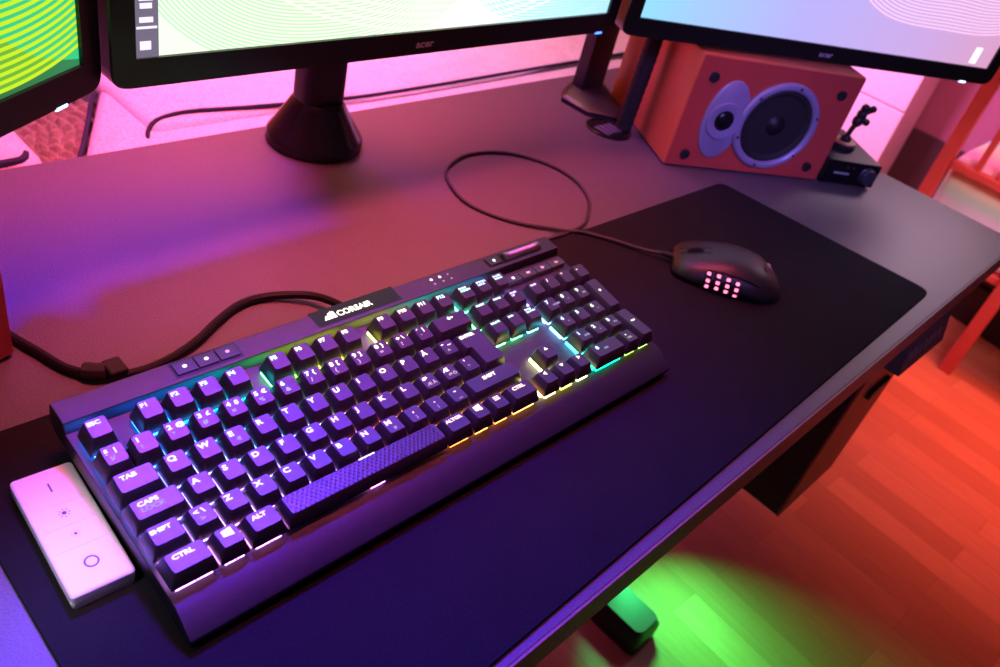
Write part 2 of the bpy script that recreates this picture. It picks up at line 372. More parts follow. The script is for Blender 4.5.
# --- colours of the rainbow backlight at places of the key field (units of one key)
GA = [(.5, 5.6, (.06, .18, 1)), (.5, 4.5, (.10, .2, 1)), (.8, 3, (.2, .15, 1)), (.7, 1.5, (.35, .2, 1)), (.7, .5, (.75, .25, .95)), (3, .5, (.8, .22, .9)), (3, 2.5, (.35, .22, 1)),
      (1.5, 4.6, (.05, .16, 1)), (2.3, 5.6, (.02, .16, 1)), (3.3, 5.6, (.0, .28, 1)), (4.3, 5.6, (.0, .45, 1)), (5.2, 5.6, (.0, .7, .85)), (5, 4, (.08, .3, 1)), (6.3, 5.6, (.05, 1, .25)), (7, 4.5, (.15, .9, .5)), (6, 3, (.2, .2, 1)), (6, 2, (.35, .15, 1)), (7, 1.5, (.5, .15, 1)),
      (8, 5.6, (.55, .9, .05)), (9.5, 5.6, (.9, .85, .08)), (8.5, 4.2, (.85, .9, .2)), (8, 2.5, (.9, .15, .55)), (8.5, 1.6, (1, .12, .18)), (9.5, 3, (1, .4, .08)), (10, 1.5, (1, .22, .08)), (9.5, 2.2, (1, .18, .1)),
      (12, 5.6, (.75, .75, .15)), (11, 4, (.95, .75, .12)), (12, 2.5, (1, .6, .08)), (11, .5, (1, .20, .04)), (13, .5, (1, .28, .05)), (14.5, .5, (1, .35, .08)), (14.7, 2, (.9, .75, .15)), (14.6, 3.5, (.75, .85, .2)),
      (14.7, 4.8, (.2, .95, .45)), (15, 5.8, (.05, .9, .8)), (16, 4, (.1, 1, .4)), (17, 3.5, (.08, 1, .35)), (17.7, 5.6, (.1, .5, 1)), (18.2, 4.5, (.45, .15, 1)), (18.3, 3, (.1, .35, 1)), (18.4, 1.6, (0, .6, .9)),
      (19.3, .5, (.0, .85, .4)), (21, .5, (.45, .85, .1)), (16.7, .5, (.95, .85, .1)), (15.5, .8, (1, .85, .25)), (16, 1.6, (.95, .95, .35)), (20, 5, (.9, .05, .1)), (22, 4.5, (1, .15, .1)), (19.5, 4.6, (.35, .3, .9)),
      (20.5, 3.4, (.2, .8, .3)), (20.5, 2, (.15, .8, .35)), (22, 2.5, (.8, .7, .15))]
def glow(u, v):
    s = [0, 0, 0]; t = 0
    for a, b, c in GA:
        w_ = 1 / ((u - a) ** 2 + 1.3 * (v - b) ** 2 + .08) ** 1.8; t += w_
        for i in range(3): s[i] += w_ * c[i]
    return tuple(x / t for x in s)
def gbright(u, v):
    if u > 20.2: return .35
    if v > 4.9 and u < 14.9: return 1.3
    if u > 11 and u < 14.9 and v > 1: return .6
    if u > 7.5 and u < 11 and v < 4: return .7
    return 1.0

U = 19.05
ROW = {5.62: (Z0 + 3.0, .13), 4.5: (Z0 + 3.0, .13), 3.5: (Z0 + 1.2, .07), 2.5: (Z0, 0.0), 1.5: (Z0 + .6, -.08), .5: (Z0 + .6, -.10)}
SKB = PL + 3.9
def keycap(name, u, v, wu=1.0, hu=1.0, leg=None, zrow=None, size=None, glyph=None, outline=None):
    zt, tl = ROW[zrow if zrow is not None else v]
    cx, cy = u * U, v * U; hw, hh = wu * U / 2 - .65, hu * U / 2 - .65
    tw, th_ = hw - 2.9, hh - 2.6; oy = .8
    dish = 0.0
    def zf(x, y):
        q = min(1, abs(x - cx) / tw); sag = (q * .5 if q < .5 else .25 + (q - .5) * 1.5)     # chord heights of a shallow dish
        return zt + (y - cy - oy) * tl * .8 - dish * (1 - sag)
    if outline: A, B, B2 = outline; A = [(x + cx, y + cy) for x, y in A]; B = [(x + cx, y + cy) for x, y in B]; B2 = [(x + cx, y + cy) for x, y in B2]
    else:
        A = rrect(cx - hw, cx + hw, cy - hh, cy + hh, 1.0, 3); B = rrect(cx - tw - .35, cx + tw + .35, cy + oy - th_ - .35, cy + oy + th_ + .35, 2.0, 3); B2 = rrect(cx - tw + .2, cx + tw - .2, cy + oy - th_ + .2, cy + oy + th_ - .2, 1.7, 3)
    bm = bmesh.new()
    ring = [[(x, y, SKB) for x, y in A], [(x, y, SKB + 1.2) for x, y in A], [(x, y, zf(x, y) - .75) for x, y in B], [(x, y, zf(x, y)) for x, y in B2]]
    if outline: loft(bm, ring)
    else:
        loft(bm, ring, cap1=False)
        # gently dished top: strips across the width
        T = [v_ for v_ in bm.verts][-len(B2):]
        fc = bm.faces.new(T)
        if False:
            bmesh.ops.bisect_plane(bm, geom=bm.faces[:] + bm.edges[:] + bm.verts[:], plane_co=(cx, 0, 0), plane_no=(1, 0, 0))
            for sx in (-1, 1): bmesh.ops.bisect_plane(bm, geom=bm.faces[:] + bm.edges[:] + bm.verts[:], plane_co=(cx + sx * tw * .5, 0, 0), plane_no=(1, 0, 0))
            for q in bm.verts:
                if q.co.z > zt - 4 and abs(q.co.y - cy - oy) <= th_ + .21 and abs(q.co.x - cx) <= tw * .51 and q.co.z >= zf(cx + tw, q.co.y) - .1: q.co.z = zf(q.co.x, q.co.y)
    k = obj(name, bm, M_cap, kb, smooth=True)
    fn = lambda x, y: (x, y, zf(x, y) + .14)
    g = glow(u, v); lc = tuple(min(1, .62 * c + .44) for c in g)
    lx, ty = cx - tw + 1.3, cy + oy + th_ - 1.2
    def mk(mat_, items):
        bm = bmesh.new()
        for it in items:
            if isinstance(it[0], str): puttext(bm, it[0], it[1], lx + it[2], ty + it[3], fn, wide=1.25, bold=.05)
            else: putpoly(bm, [(cx + a, cy + oy + b) for a, b in it], fn)
        if not bm.verts: bm.free(); return
        o_ = obj('legend', bm, mat_, k); o_.color = (*lc, 1)
    if leg: 
        mk(M_legend, leg[0])
        if len(leg) > 1: mk(M_dim, leg[1])
    # transparent switch with its LED under the cap
    if name != 'space_bar':
        cs = [0]
        if wu > 1.9: cs = [0, -wu * U / 2 + 9, wu * U / 2 - 9]
        bm = bmesh.new()
        if outline: box(bm, cx - 1, cx + 12.2, cy - 16, cy + 16, PL + .05, SKB + 1)
        else:
            ex = 1.2 if name != 'arrow_key' else .8
            box(bm, cx - hw + ex, cx + hw - ex, cy - hh + 3.4, cy + hh - ex, PL + .05, SKB + .9)
            box(bm, cx - hw + 3.2, cx + .8, cy - hh + ex, cy - hh + 3.4, PL + .05, SKB + .6); box(bm, cx + 1.8, cx + 2.6, cy - hh + ex, cy - hh + 3.4, PL + .05, SKB + .6); box(bm, cx + 3.4, cx + hw - 3.0, cy - hh + ex, cy - hh + 3.4, PL + .05, SKB + .6)
        s_ = obj('switch', bm, M_led, k); b__ = gbright(u, v)
        s_.color = (g[0] * b__, g[1] * b__, g[2] * b__, 1)
    return k
def T1(s, sz=4.6, dx=0, dy=-4.3): return (s, sz, dx, dy)
def letter(s, low=None):
    return ([T1(s, 5.0, 0, -4.2)], [T1(low, 3.6, 3.2, -8.8)]) if low else ([T1(s, 5.0, 0, -4.2)],)
def num(a, b, alt=None):
    top = [T1(a, 4.4, 0, -3.9)] + ([T1(alt, 4.0, 5.2, -3.9)] if alt else [])
    return (top, [T1(b, 4.0, 1.2, -8.9)])
keycap('keycap', .62, 5.62, leg=([T1('ESC', 3.7, -.6, -3.2)],))
for i in range(12):
    u = (2.22 + i) if i < 4 else (6.83 + i - 4) if i < 8 else (11.5 + i - 8)
    keycap('function_key', u, 5.62, leg=([T1('F%d' % (i + 1), 4.0, -.2, -3.4)],))
NUMS = [('§', '½', '|'), ('1', '!', None), ('2', '"', '@'), ('3', '#', '£'), ('4', '¤', '$'), ('5', '%', '€'), ('6', '&', None), ('7', '/', '{'), ('8', '(', '['), ('9', ')', ']'), ('0', '=', '}'), ('+', '?', '\\'), ('´', '`', '|')]
for i, (a, b, c) in enumerate(NUMS): keycap('keycap', (.58 if i == 0 else .5 + i), 4.5, leg=num(a, b, c))
ARL = [(-3, 0), (-.6, 1.9), (-.6, .6), (3, .6), (3, -.6), (-.6, -.6), (-.6, -1.9)]
keycap('backspace_key', 14, 4.5, 2, leg=([[(a, b + 3) for a, b in ARL]],))
keycap('modifier_key', .75, 3.5, 1.5, leg=([T1('TAB', 4.0, 1.5, -3.6)],))
for i, ch in enumerate('QWERTYUIOPÅ'): keycap('keycap', 2 + i, 3.5, leg=letter(ch, '€' if ch == 'E' else None))
keycap('keycap', 13, 3.5, leg=([T1('¨', 5, 0, -4.6), T1('~', 4, 5, -4.6)], [T1('^', 4, 2, -9.5)]))
keycap('modifier_key', .875, 2.5, 1.75, leg=([T1('CAPS', 4.0, 2.0, -3.6)], [T1('LOCK', 4.0, 2.4, -7.6)]))
for i, ch in enumerate('ASDFGHJKL'): keycap('keycap', 2.25 + i, 2.5, leg=letter(ch))
keycap('keycap', 11.25, 2.5, leg=([T1('Ø', 4.4, 0, -4.0)], [T1('Æ', 3.4, 1, -8.6), T1('Ä', 3.4, 6, -8.6)]))
keycap('keycap', 12.25, 2.5, leg=([T1('Æ', 4.4, 0, -4.0)], [T1('Ø', 3.4, 2, -8.6), T1('Ö', 3.4, 6, -8.6)]))
keycap('keycap', 13.25, 2.5, leg=([T1("'", 4.4, 2, -4.0)], [T1('*', 4.4, 2, -9.4)]))
def ent(i, jx, jy):     # L outline of the ISO enter key, relative to its own centre
    x0, x1, x2, y0, y1, y2 = -14.3 + i + jx * 0, -9.5 + i, 14.3 - i, -19.05 + .5 + i + jy, -.1 + i, 19.05 - .5 - i + jy
    return [(x1, y0), (x2, y0), (x2, y2), (x0, y2), (x0, y1), (x1, y1)]
def ro(p_, r_): return roundpoly(p_, r_, 3)
eo = (ro(ent(.0, 0, 0), .9), ro(ent(2.5, 0, .4), 1.6), ro(ent(3.0, 0, .4), 1.4))
ROW[3.0] = (Z0 + .8, .02)
keycap('enter_key', 14.25, 3.0, 1.5, 2, leg=([T1('ENTER', 3.7, -.6, -3.4)],), outline=eo)
keycap('modifier_key', .625, 1.5, 1.25, leg=([T1('SHIFT', 3.7, -.6, -3.8)],))
keycap('keycap', 1.75, 1.5, leg=([T1('<', 4.4, 0, -4), T1('\\', 4.4, 5, -4)], [T1('>', 4.2, 2, -9)]))
for i, ch in enumerate('ZXCVBNM'): keycap('keycap', 2.75 + i, 1.5, leg=letter(ch, 'µ' if ch == 'M' else None))
for i, (a, b) in enumerate(((',', ';'), ('.', ':'), ('-', '_'))): keycap('keycap', 9.75 + i, 1.5, leg=([T1(a, 5, 3.5, -3.6)], [T1(b, 4.5, 3.5, -8.8)]))
keycap('modifier_key', 13.625, 1.5, 2.75, leg=([T1('SHIFT', 4.0, 13, -3.9)],))
WIN = [[(-3, -.1), (-.2, -.1), (-.2, -2.4), (-3, -2.0)], [(-3, .2), (-.2, .2), (-.2, 2.4), (-3, 2.0)], [(.1, -.1), (3.2, -.1), (3.2, -2.9), (.1, -2.45)], [(.1, .2), (3.2, .2), (3.2, 2.9), (.1, 2.45)]]
win = ([[(a, b + 2.2) for a, b in q] for q in WIN],)
keycap('modifier_key', .75, .5, 1.5, leg=([T1('CTRL', 4.0, 2, -3.6)],))
keycap('modifier_key', 2.0, .5, 1, leg=win)
keycap('modifier_key', 3.125, .5, 1.25, leg=([T1('ALT', 4.0, 1.2, -3.6)],))
keycap('modifier_key', 10.875, .5, 1.25, leg=([T1('ALTGR', 3.6, -.5, -3.6)],))
keycap('modifier_key', 12.0, .5, 1, leg=win)
keycap('modifier_key', 13.0, .5, 1, leg=([[(-2.6, y), (2.6, y), (2.6, y + .8), (-2.6, y + .8)] for y in (.8, 2.2, 3.6)] ,))
keycap('modifier_key', 14.25, .5, 1.5, leg=([T1('CTRL', 4.0, 2.4, -3.6)],))
NAV = [(0, 5.62, 'PRINT', 'SCREEN'), (1, 5.62, 'SCROLL', 'LOCK'), (2, 5.62, 'PAUSE', 'BREAK'), (0, 4.5, 'INSERT', None), (1, 4.5, 'HOME', None), (2, 4.5, 'PAGE', 'UP'), (0, 3.5, 'DELETE', None), (1, 3.5, 'END', None), (2, 3.5, 'PAGE', 'DOWN')]
for i, v, a, b in NAV:
    keycap('keycap', 15.75 + i, v, leg=([T1(a, 2.3, -.5, -2.2)] + ([T1(b, 2.3, -.5, -4.7)] if b else []),))
for u, v, q in ((16.75, 1.5, [(0, 4.4), (2, 1.6), (-2, 1.6)]), (15.75, .5, [(-2.2, 3), (1, 4.9), (1, 1.1)]), (16.75, .5, [(0, 1.6), (2, 4.4), (-2, 4.4)]), (17.75, .5, [(2.2, 3), (-1, 4.9), (-1, 1.1)])):
    keycap('arrow_key', u, v, leg=([q],))
ND = [(19, 4.5, 'NUM', 2.3, None), (20, 4.5, '/', 4, None), (21, 4.5, '*', 4.6, None), (22, 4.5, '-', 4.6, None),
      (19, 3.5, '7', 4.6, 'HOME'), (20, 3.5, '8', 4.6, '^'), (21, 3.5, '9', 4.6, 'PG'), (19, 2.5, '4', 4.6, '<'), (20, 2.5, '5', 4.6, None), (21, 2.5, '6', 4.6, '>'),
      (19, 1.5, '1', 4.6, 'END'), (20, 1.5, '2', 4.6, 'v'), (21, 1.5, '3', 4.6, 'PG')]
for u, v, a, sz, b in ND:
    keycap('keycap', u, v, leg=([T1(a, sz, 0, -3.9)], [T1(b, 2.4, 4.6, -7.6)]) if b else ([T1(a, sz, 0, -3.9 if sz > 3 else -2.4)],))
keycap('keycap', 22, 3.0, 1, 2, leg=([T1('+', 4.8, 2.2, -13)],), zrow=3.5)
keycap('keycap', 22, 1.0, 1, 2, leg=([[(-2.4, 1), (2.4, 1), (2.4, 2.4), (-2.4, 2.4)]],), zrow=1.5)
keycap('keycap', 19.5, .5, 2, leg=([T1('0', 4.6, 3, -4)], [T1('INS', 2.4, 10, -6.5)]))
keycap('keycap', 21, .5, leg=([T1(',', 4.6, 2, -3.2)], [T1('DEL', 2.4, 1.5, -7.6)]))
# space bar with textured grip
def spacebar():
    cx, cy = 7.0 * U, .5 * U + .2; hw, hh = 6.5 * U / 2 - .6, U / 2 - .6; zt = Z0 + .8
    bm = bmesh.new()
    loft(bm, [[(x, y, SKB) for x, y in rrect(cx - hw, cx + hw, cy - hh, cy + hh, 1, 3)], [(x, y, SKB + 1.2) for x, y in rrect(cx - hw, cx + hw, cy - hh, cy + hh, 1, 3)],
              [(x, y, zt - 1.3 - (y - cy) * .06) for x, y in rrect(cx - hw + 2, cx + hw - 2, cy - hh + 2.2, cy + hh - .8, 2, 3)], [(x, y, zt - .3 - (y - cy) * .06) for x, y in rrect(cx - hw + 2.8, cx + hw - 2.8, cy - hh + 3.2, cy + hh - 1.8, 2, 3)]])
    k = obj('space_bar', bm, M_cap, kb, smooth=True)
    bm = bmesh.new()          # grip: raised little blocks in brick rows
    zz = lambda y: zt - .35 - (y - cy) * .06
    for r_ in range(6):
        y = cy - hh + 4.4 + r_ * 2.15; x = cx - hw + 4 + (r_ % 2) * 1.7
        while x < cx + hw - 5:
            a = [(x, y - .75, zz(y)), (x + 1.5, y - .75, zz(y)), (x + 2.3, y + .75, zz(y)), (x + .8, y + .75, zz(y))]
            b = [(p_[0] * .9 + (x + 1.15) * .1, p_[1] * .85 + y * .15, p_[2] + .55) for p_ in a]
            loft(bm, [a, b], cap0=False); x += 3.4
    obj('grip_texture', bm, M_cap, k)
    bm = boxbm(7.15 * U - 6, 7.15 * U + 6, U - 2.6, U - 1.9, zt - .6, zt - .1)
    g = obj('legend', bm, M_legend, k); g.color = (1, .75, 1, 1)
    bm = boxbm(7 * U - 1, 7 * U + 10, 2.0, 17, PL + .05, SKB + .9); s_ = obj('switch', bm, M_led, k); s_.color = (.95, .2, .85, 1)
spacebar()

# ================================================================ REMOTE
rm = thing('dimmer_remote', 'white four button light dimmer remote lying left of the keyboard', 'remote', (-17.2, 75.5, 0), (0, 0, math.radians(-3.2)))
bm = bmesh.new(); loft(bm, [[(x, y, 0) for x, y in rrect(-16.5, 16.5, -45, 45, 3)], [(x, y, 4.4) for x, y in rrect(-17, 17, -45.5, 45.5, 3)]]); obj('wall_plate', bm, M_white, rm, smooth=True)
bm = bmesh.new(); loft(bm, [[(x, y, z) for x, y in rrect(-17 + i, 17 - i, -45.5 + i, 45.5 - i, 3)] for z, i in ((4.9, .6), (5.4, 0), (10.2, 0), (11, .8))]); body = obj('body', bm, M_white, rm, smooth=True)
for y0, y1 in ((16.6, 44.2), (.3, 16), (-16, -.3), (-44.2, -16.6)):
    bm = boxbm(-16, 16, y0, y1, 10.6, 11.25); obj('button', bm, M_white, body, bevel=.35)
ZR = 11.4
bm = bmesh.new(); fr = lambda x, y: (x, y, ZR)
putpoly(bm, [(-.5, 27), (.5, 27), (.5, 34), (-.5, 34)], fr)
def disc(bm, x, y, r0, n=16): putpoly(bm, [(x + r0 * math.cos(2 * math.pi * i / n), y + r0 * math.sin(2 * math.pi * i / n)) for i in range(n)], fr)
def ringp(bm, x, y, r0, r1, n=28):
    for i in range(n):
        a, b = 2 * math.pi * i / n, 2 * math.pi * (i + 1) / n
        putpoly(bm, [(x + q * math.cos(t), y + q * math.sin(t)) for q, t in ((r0, a), (r1, a), (r1, b), (r0, b))], fr)
disc(bm, 0, 9.5, 1.3)
for i in range(8):
    t = math.pi / 4 * i; c_, s_ = math.cos(t), math.sin(t)
    putpoly(bm, [(2.1 * c_ - .25 * s_, 9.5 + 2.1 * s_ + .25 * c_), (3.2 * c_ - .25 * s_, 9.5 + 3.2 * s_ + .25 * c_), (3.2 * c_ + .25 * s_, 9.5 + 3.2 * s_ - .25 * c_), (2.1 * c_ + .25 * s_, 9.5 + 2.1 * s_ - .25 * c_)], fr)
disc(bm, 0, -7, .9)
for i in range(8): disc(bm, 2.1 * math.cos(math.pi / 4 * i), -7 + 2.1 * math.sin(math.pi / 4 * i), .28, 6)
ringp(bm, 0, -28.5, 2.9, 4.0)
obj('icons', bm, M_greyink, body)

# ================================================================ MOUSE
ms = thing('gaming_mouse', 'black mouse with twelve red lit side buttons on the desk pad', 'mouse', (627, 32, 0), (0, 0, math.atan2(.805, -.593)))
# local x = towards the nose, y = towards its left (the lit side), z up
def prof(s):       # s: -59 rear .. 59 nose -> half width left, right, height
    t = (s + 59) / 118
    hh_ = 40 * (math.sin(math.pi * min(1, (t * 1.05 + .03)) ** .62) ** .5) * (1 - .30 * t) if 0 < t < 1 else 0
    H = [(0, 4), (.04, 11), (.12, 19), (.25, 26.5), (.4, 30), (.55, 30), (.7, 26.5), (.85, 21.5), (.95, 16.5), (1, 10)]
    Wd = [(0, 8), (.04, 20), (.12, 30), (.25, 37), (.4, 39), (.55, 37.5), (.7, 36), (.85, 34), (.95, 29), (1, 22)]
    def ip(T_):
        for (a, va), (b, vb) in zip(T_, T_[1:]):
            if t <= b: return va + (vb - va) * (t - a) / (b - a)
        return T_[-1][1]
    return ip(Wd), ip(H)
NP = 24
def mring(s, k=1.0, dz=0):
    wd, H = prof(s); out = []
    for i in range(NP):
        a = math.pi * i / (NP - 1); c_, s_ = math.cos(a), math.sin(a)
        y = -wd * math.copysign(abs(c_) ** .62, c_) * (1 if i not in (0, NP - 1) else .93); z = H * (abs(s_) ** .72)
        if y > 0: z = z - 3.0 * (y / wd) ** 2 * (s_)
        out.append((s, y * k, max(1.2, z * k + dz)))
    return out
bm = bmesh.new(); SS = [-59, -57.5, -54, -48, -40, -30, -18, -6, 6, 18, 28, 38, 46, 52, 56, 58.2, 59]
loft(bm, [mring(s) for s in SS]); body = obj('shell', bm, mat('mouse_plastic', (.014, .011, .014), .42, bump=(900, .1)), ms, smooth='full')
bm = bmesh.new()      # glossy panel ridge above the side buttons
tube(bm, spline([(-26, 34.6, 19.5), (-12, 35.6, 22.9), (0, 35.2, 23.8), (14, 33.4, 23.2), (28, 31.6, 20.8)], 6), .8, 8); obj('panel_ridge', bm, M_gloss, ms, smooth=True)
def sidept(s, zz):
    wd, H = prof(s); best = None; R_ = mring(s)
    for i in range(NP - 1, NP // 2, -1):
        (x, y1, z1), (_, y0, z0) = R_[i], R_[i - 1]
        if z1 <= zz <= z0: return Vector((s, y1 + (y0 - y1) * (zz - z1) / (z0 - z1), zz))
    return Vector((s, wd, zz))
M_mbtn = emit('mouse_button_light', (1.0, .16, .30), 3.0, False)
for c_ in range(4):
    for r_ in range(3):
        s = 25 - c_ * 9.8 - r_ * .6; zz = 16.6 - r_ * 5.4 + (.8 if c_ in (1, 2) else 0)
        p0 = sidept(s, zz); pu = sidept(s, zz + 1); px = sidept(s + 1, zz)
        ux = (px - p0).normalized(); uz = (pu - p0).normalized(); nn = ux.cross(uz).normalized()
        if nn.y < 0: nn = -nn
        bm = bmesh.new(); q = lambda a, b, h: tuple(p0 + ux * a + uz * b + nn * h)
        loft(bm, [[q(a, b, -1) for a, b in rrect(-4.2, 4.2, -2.6, 2.6, .8, 2)], [q(a, b, 1.3) for a, b in rrect(-4.0, 4.0, -2.4, 2.4, .8, 2)], [q(a, b, 1.9) for a, b in rrect(-3.8, 3.8, -2.1, 2.1, .8, 2)]])
        b_ = obj('side_button', bm, M_blackp, ms, smooth=True)
        bm = bmesh.new(); loft(bm, [[q(a, b, 1.7) for a, b in rrect(-1.9, 1.9, -1.7, 1.7, .8, 2)], [q(a, b, 2.05) for a, b in rrect(-1.9, 1.9, -1.7, 1.7, .8, 2)]]); obj('button_light', bm, M_mbtn, b_)
bm = bmesh.new(); lathe(bm, [(7, -4), (9.5, -3), (9.5, 3), (7, 4)], 24, axis='y', c=(38, 0, 17.5)); obj('scroll_wheel', bm, M_rubber, ms, smooth=True)
for sy in (-1, 1):
    bm = bmesh.new(); tube(bm, [(24, sy * 4.8, 26.4), (34, sy * 4.8, 23.6), (46, sy * 4.6, 19.6), (54, sy * 4.4, 15.8)], .5, 6); obj('button_seam', bm, M_gloss, ms)
bm = bmesh.new(); lathe(bm, [(3.2, 52), (3.0, 66), (2.3, 72)], 12, axis='x', c=(0, 0, 8)); obj('strain_relief', bm, M_rubber, ms, smooth=True)
bm = bmesh.new(); fl_ = lambda x, y: None
# small shield emblem on the palm rest
e_ = [(-40, -4), (-36, -5), (-33, 0), (-36, 5), (-40, 4), (-38, 0)]
bm = bmesh.new(); vsb = [bm.verts.new((x, y, 17.5 + (59 + x) * .44)) for x, y in e_]; bm.faces.new(vsb)
obj('palm_emblem', bm, mat('emblem_grey', (.35, .33, .35), .3, metal=.5), ms)

bm = bmesh.new()
tube(bm, spline([(584, 89, 8), (575, 108, 4), (559, 138, 2.4), (541, 160, 2.2), (523, 176, 0.5), (485, 214, -.9), (466, 255, -.9), (474, 295, -.9), (497, 325, -.9), (544, 340, -.9), (591, 327, -.9), (622, 290, -.9), (627, 246, -.9), (607, 207, -.9), (572, 180, -.6), (553, 172, -.2), (520, 170, -.6), (480, 172, -1), (440, 170, -1), (400, 166, 0), (360, 160, 1.5)], 8), 1.9, 8)
o = obj('mouse_cable', bm, mat('braided_cable', (.03, .025, .03), .55, bump=(2500, .5)), smooth=True); o.location = W(0, 0, 0)
tag(o, 'thin black mouse cable looping over the desk behind the keyboard', 'cable')

# ================================================================ KEYBOARD CABLE
kc = thing('keyboard_cable', 'thick black keyboard cable with a tied strap on the desk left side', 'cable', (90, 190, -3))
def cl(p_): return (p_[0] - 90, p_[1] - 190, p_[2] + 3)
kp_ = [(236, 158, 10), (236, 172, 9), (226, 196, 5), (200, 214, 1), (176, 216, .4), (150, 206, .4), (126, 193, .4), (100, 184, .6), (75, 181, 1.5), (54, 189, 2), (38, 206, .8), (29, 232, .4), (19, 262, .4), (8, 315, .4), (-4, 375, .4)]
bm = bmesh.new(); tube(bm, spline([cl(p_) for p_ in kp_], 8), 3.4, 10); obj('cord', bm, mat('rubber_cord', (.005, .004, .006), .5, spec=.2, bump=(1200, .3)), kc, smooth=True)
bm = bmesh.new(); pth = spline([cl(p_) for p_ in ((44, 198, 3.2), (50, 193, 3.6), (56, 189, 4))], 4)
tube(bm, pth, 6.2, 8); obj('strap', bm, M_rubber, kc, bevel=1)
bm = boxbm(55 - 90, 68 - 90, 180 - 190, 196 - 190, 2, 12); o = obj('strap_end', bm, M_rubber, kc, bevel=2)

# ================================================================ SPEAKERS
def speaker(label, loc, ang):
    # local: x along the long side from the face's left lower corner, y into the box, z up
    t = thing('bookshelf_speaker', label, 'speaker', loc, (0, 0, ang), 'wooden bookshelf speakers')
    L_, H_, D_ = 234, 146, 205
    obj('cabinet', boxbm(0, L_, 0, D_, 0, H_), M_cherry, t, bevel=2.5)
    obj('baffle', boxbm(1.2, L_ - 1.2, -1.5, 1, 1.2, H_ - 1.2), mat('red_baffle_veneer', (.50, .062, .045), .45, noise=(15, .15)), t, bevel=1)
    w_ = None
    bm = bmesh.new()
    lathe(bm, [(58, -1.4), (58.5, -5), (56, -8), (52, -8.5), (49, -6.5), (48, -2), (46.5, -1.4)], 56, 'y', (134, 0, 69)); w_ = obj('woofer_ring', bm, M_rim, t, smooth=True)
    bm = bmesh.new(); lathe(bm, [(48.5, -1.6), (48, -4), (45, -5.5), (42, -4.5), (40, -2.4)], 48, 'y', (134, 0, 69)); obj('surround', bm, M_rubber, w_, smooth=True)
    bm = bmesh.new(); prof_ = [(40, -2.3), (14, -1.9), (13, -2.5), (9, -6), (4, -8), (.5, -8.4)]; lathe(bm, prof_, 40, 'y', (134, 0, 69)); obj('cone', bm, M_cone, w_, smooth=True)
    for k in range(6):
        a = math.pi / 3 * k + .35; bm = bmesh.new(); lathe(bm, [(1.8, -8.2), (1.8, -9)], 10, 'y', (134 + 53.5 * math.cos(a), 0, 69 + 53.5 * math.sin(a))); obj('screw', bm, M_gloss, w_)
    # oval tweeter plate, its right side cut by the woofer ring
    bm = bmesh.new(); pts = []
    for i in range(48):
        a = 2 * math.pi * i / 48; x, z = 58 + 29 * math.cos(a), 69 + 51 * math.sin(a)
        dx, dz = x - 134, z - 69; rr = math.hypot(dx, dz)
        if rr < 59.2: x, z = 134 + dx / rr * 59.2, 69 + dz / rr * 59.2
        pts.append((x, z))
    loft(bm, [[(x, -1.2, z) for x, z in pts], [(x, -4.5, z) for x, z in pts], [(58 + (x - 58) * .94, -6, 69 + (z - 69) * .94) for x, z in pts]])
    tp = obj('tweeter_plate', bm, M_rim, t, smooth=True)
    bm = bmesh.new(); lathe(bm, [(24, -5.9), (24, -8.6), (22, -9), (13, -6.4), (12.5, -6.3)], 36, 'y', (57, 0, 69)); obj('waveguide', bm, M_rim, tp, smooth=True)
    bm = bmesh.new(); lathe(bm, [(13.3, -6.3), (12.8, -7.2), (9, -10), (.4, -11.5)], 30, 'y', (57, 0, 69)); obj('dome', bm, M_gloss, tp, smooth=True)
    for x, z in ((23, 120), (208, 120), (24, 18), (208, 19)):
        bm = bmesh.new(); lathe(bm, [(6.3, -1), (6.3, -4.5), (4, -5), (3.4, -3), (.3, -3)], 20, 'y', (x, 0, z)); obj('grille_socket', bm, M_rubber, t, smooth=True)
    for x in (20, 214):
        for y in (20, 185):
            bm = bmesh.new(); lathe(bm, [(6, -1.5), (6, .2)], 14, 'z', (x, y, 0)); obj('foot', bm, M_rubber, t)
    return t
A1 = math.atan2(-122, 200)
speaker('orange wooden speaker lying sideways with silver woofer ring under the right monitor', (783, 229, -1.5), A1)
A2 = math.radians(16); 
speaker('orange wooden speaker cut off by the left picture edge where the keyboard cable runs out', (17 - 234 * math.cos(A2), 240 - 234 * math.sin(A2), -1.5), A2)

# ================================================================ AMPLIFIER + FIGURE
am = thing('small_amplifier', 'small black desktop amplifier with a volume knob beside the speaker', 'amplifier', (985, 103, -3), (0, 0, math.atan2(-47, 66)))
obj('case', boxbm(1, 82, 0, 112, 3, 36), mat('amp_case', (.035, .035, .035), .45), am, bevel=1.5)
obj('front_panel', boxbm(1, 82, -1.5, 0, 3.5, 35.5), M_gloss, am)
bm = bmesh.new(); lathe(bm, [(12.5, -1), (12.5, -2.5), (11, -3.5), (10.5, -8), (9.5, -9)], 30, 'y', (66, 0, 19)); obj('knob', bm, mat('knob_metal', (.10, .09, .13), .35, metal=.6), am, smooth=True)
obj('display_strip', boxbm(14, 38, -1.9, -1.4, 17, 20), mat('pale_print', (.30, .36, .36), .4), am)
for k in range(2): obj('indicator', boxbm(30 + k * 9, 34 + k * 9, -1.9, -1.4, 27, 28), M_silver, am)
for x in (8, 75):
    for y in (8, 100):
        bm = bmesh.new(); lathe(bm, [(5, 0), (5, 3.2)], 12, 'z', (x, y, 0)); obj('foot', bm, M_rubber, am)

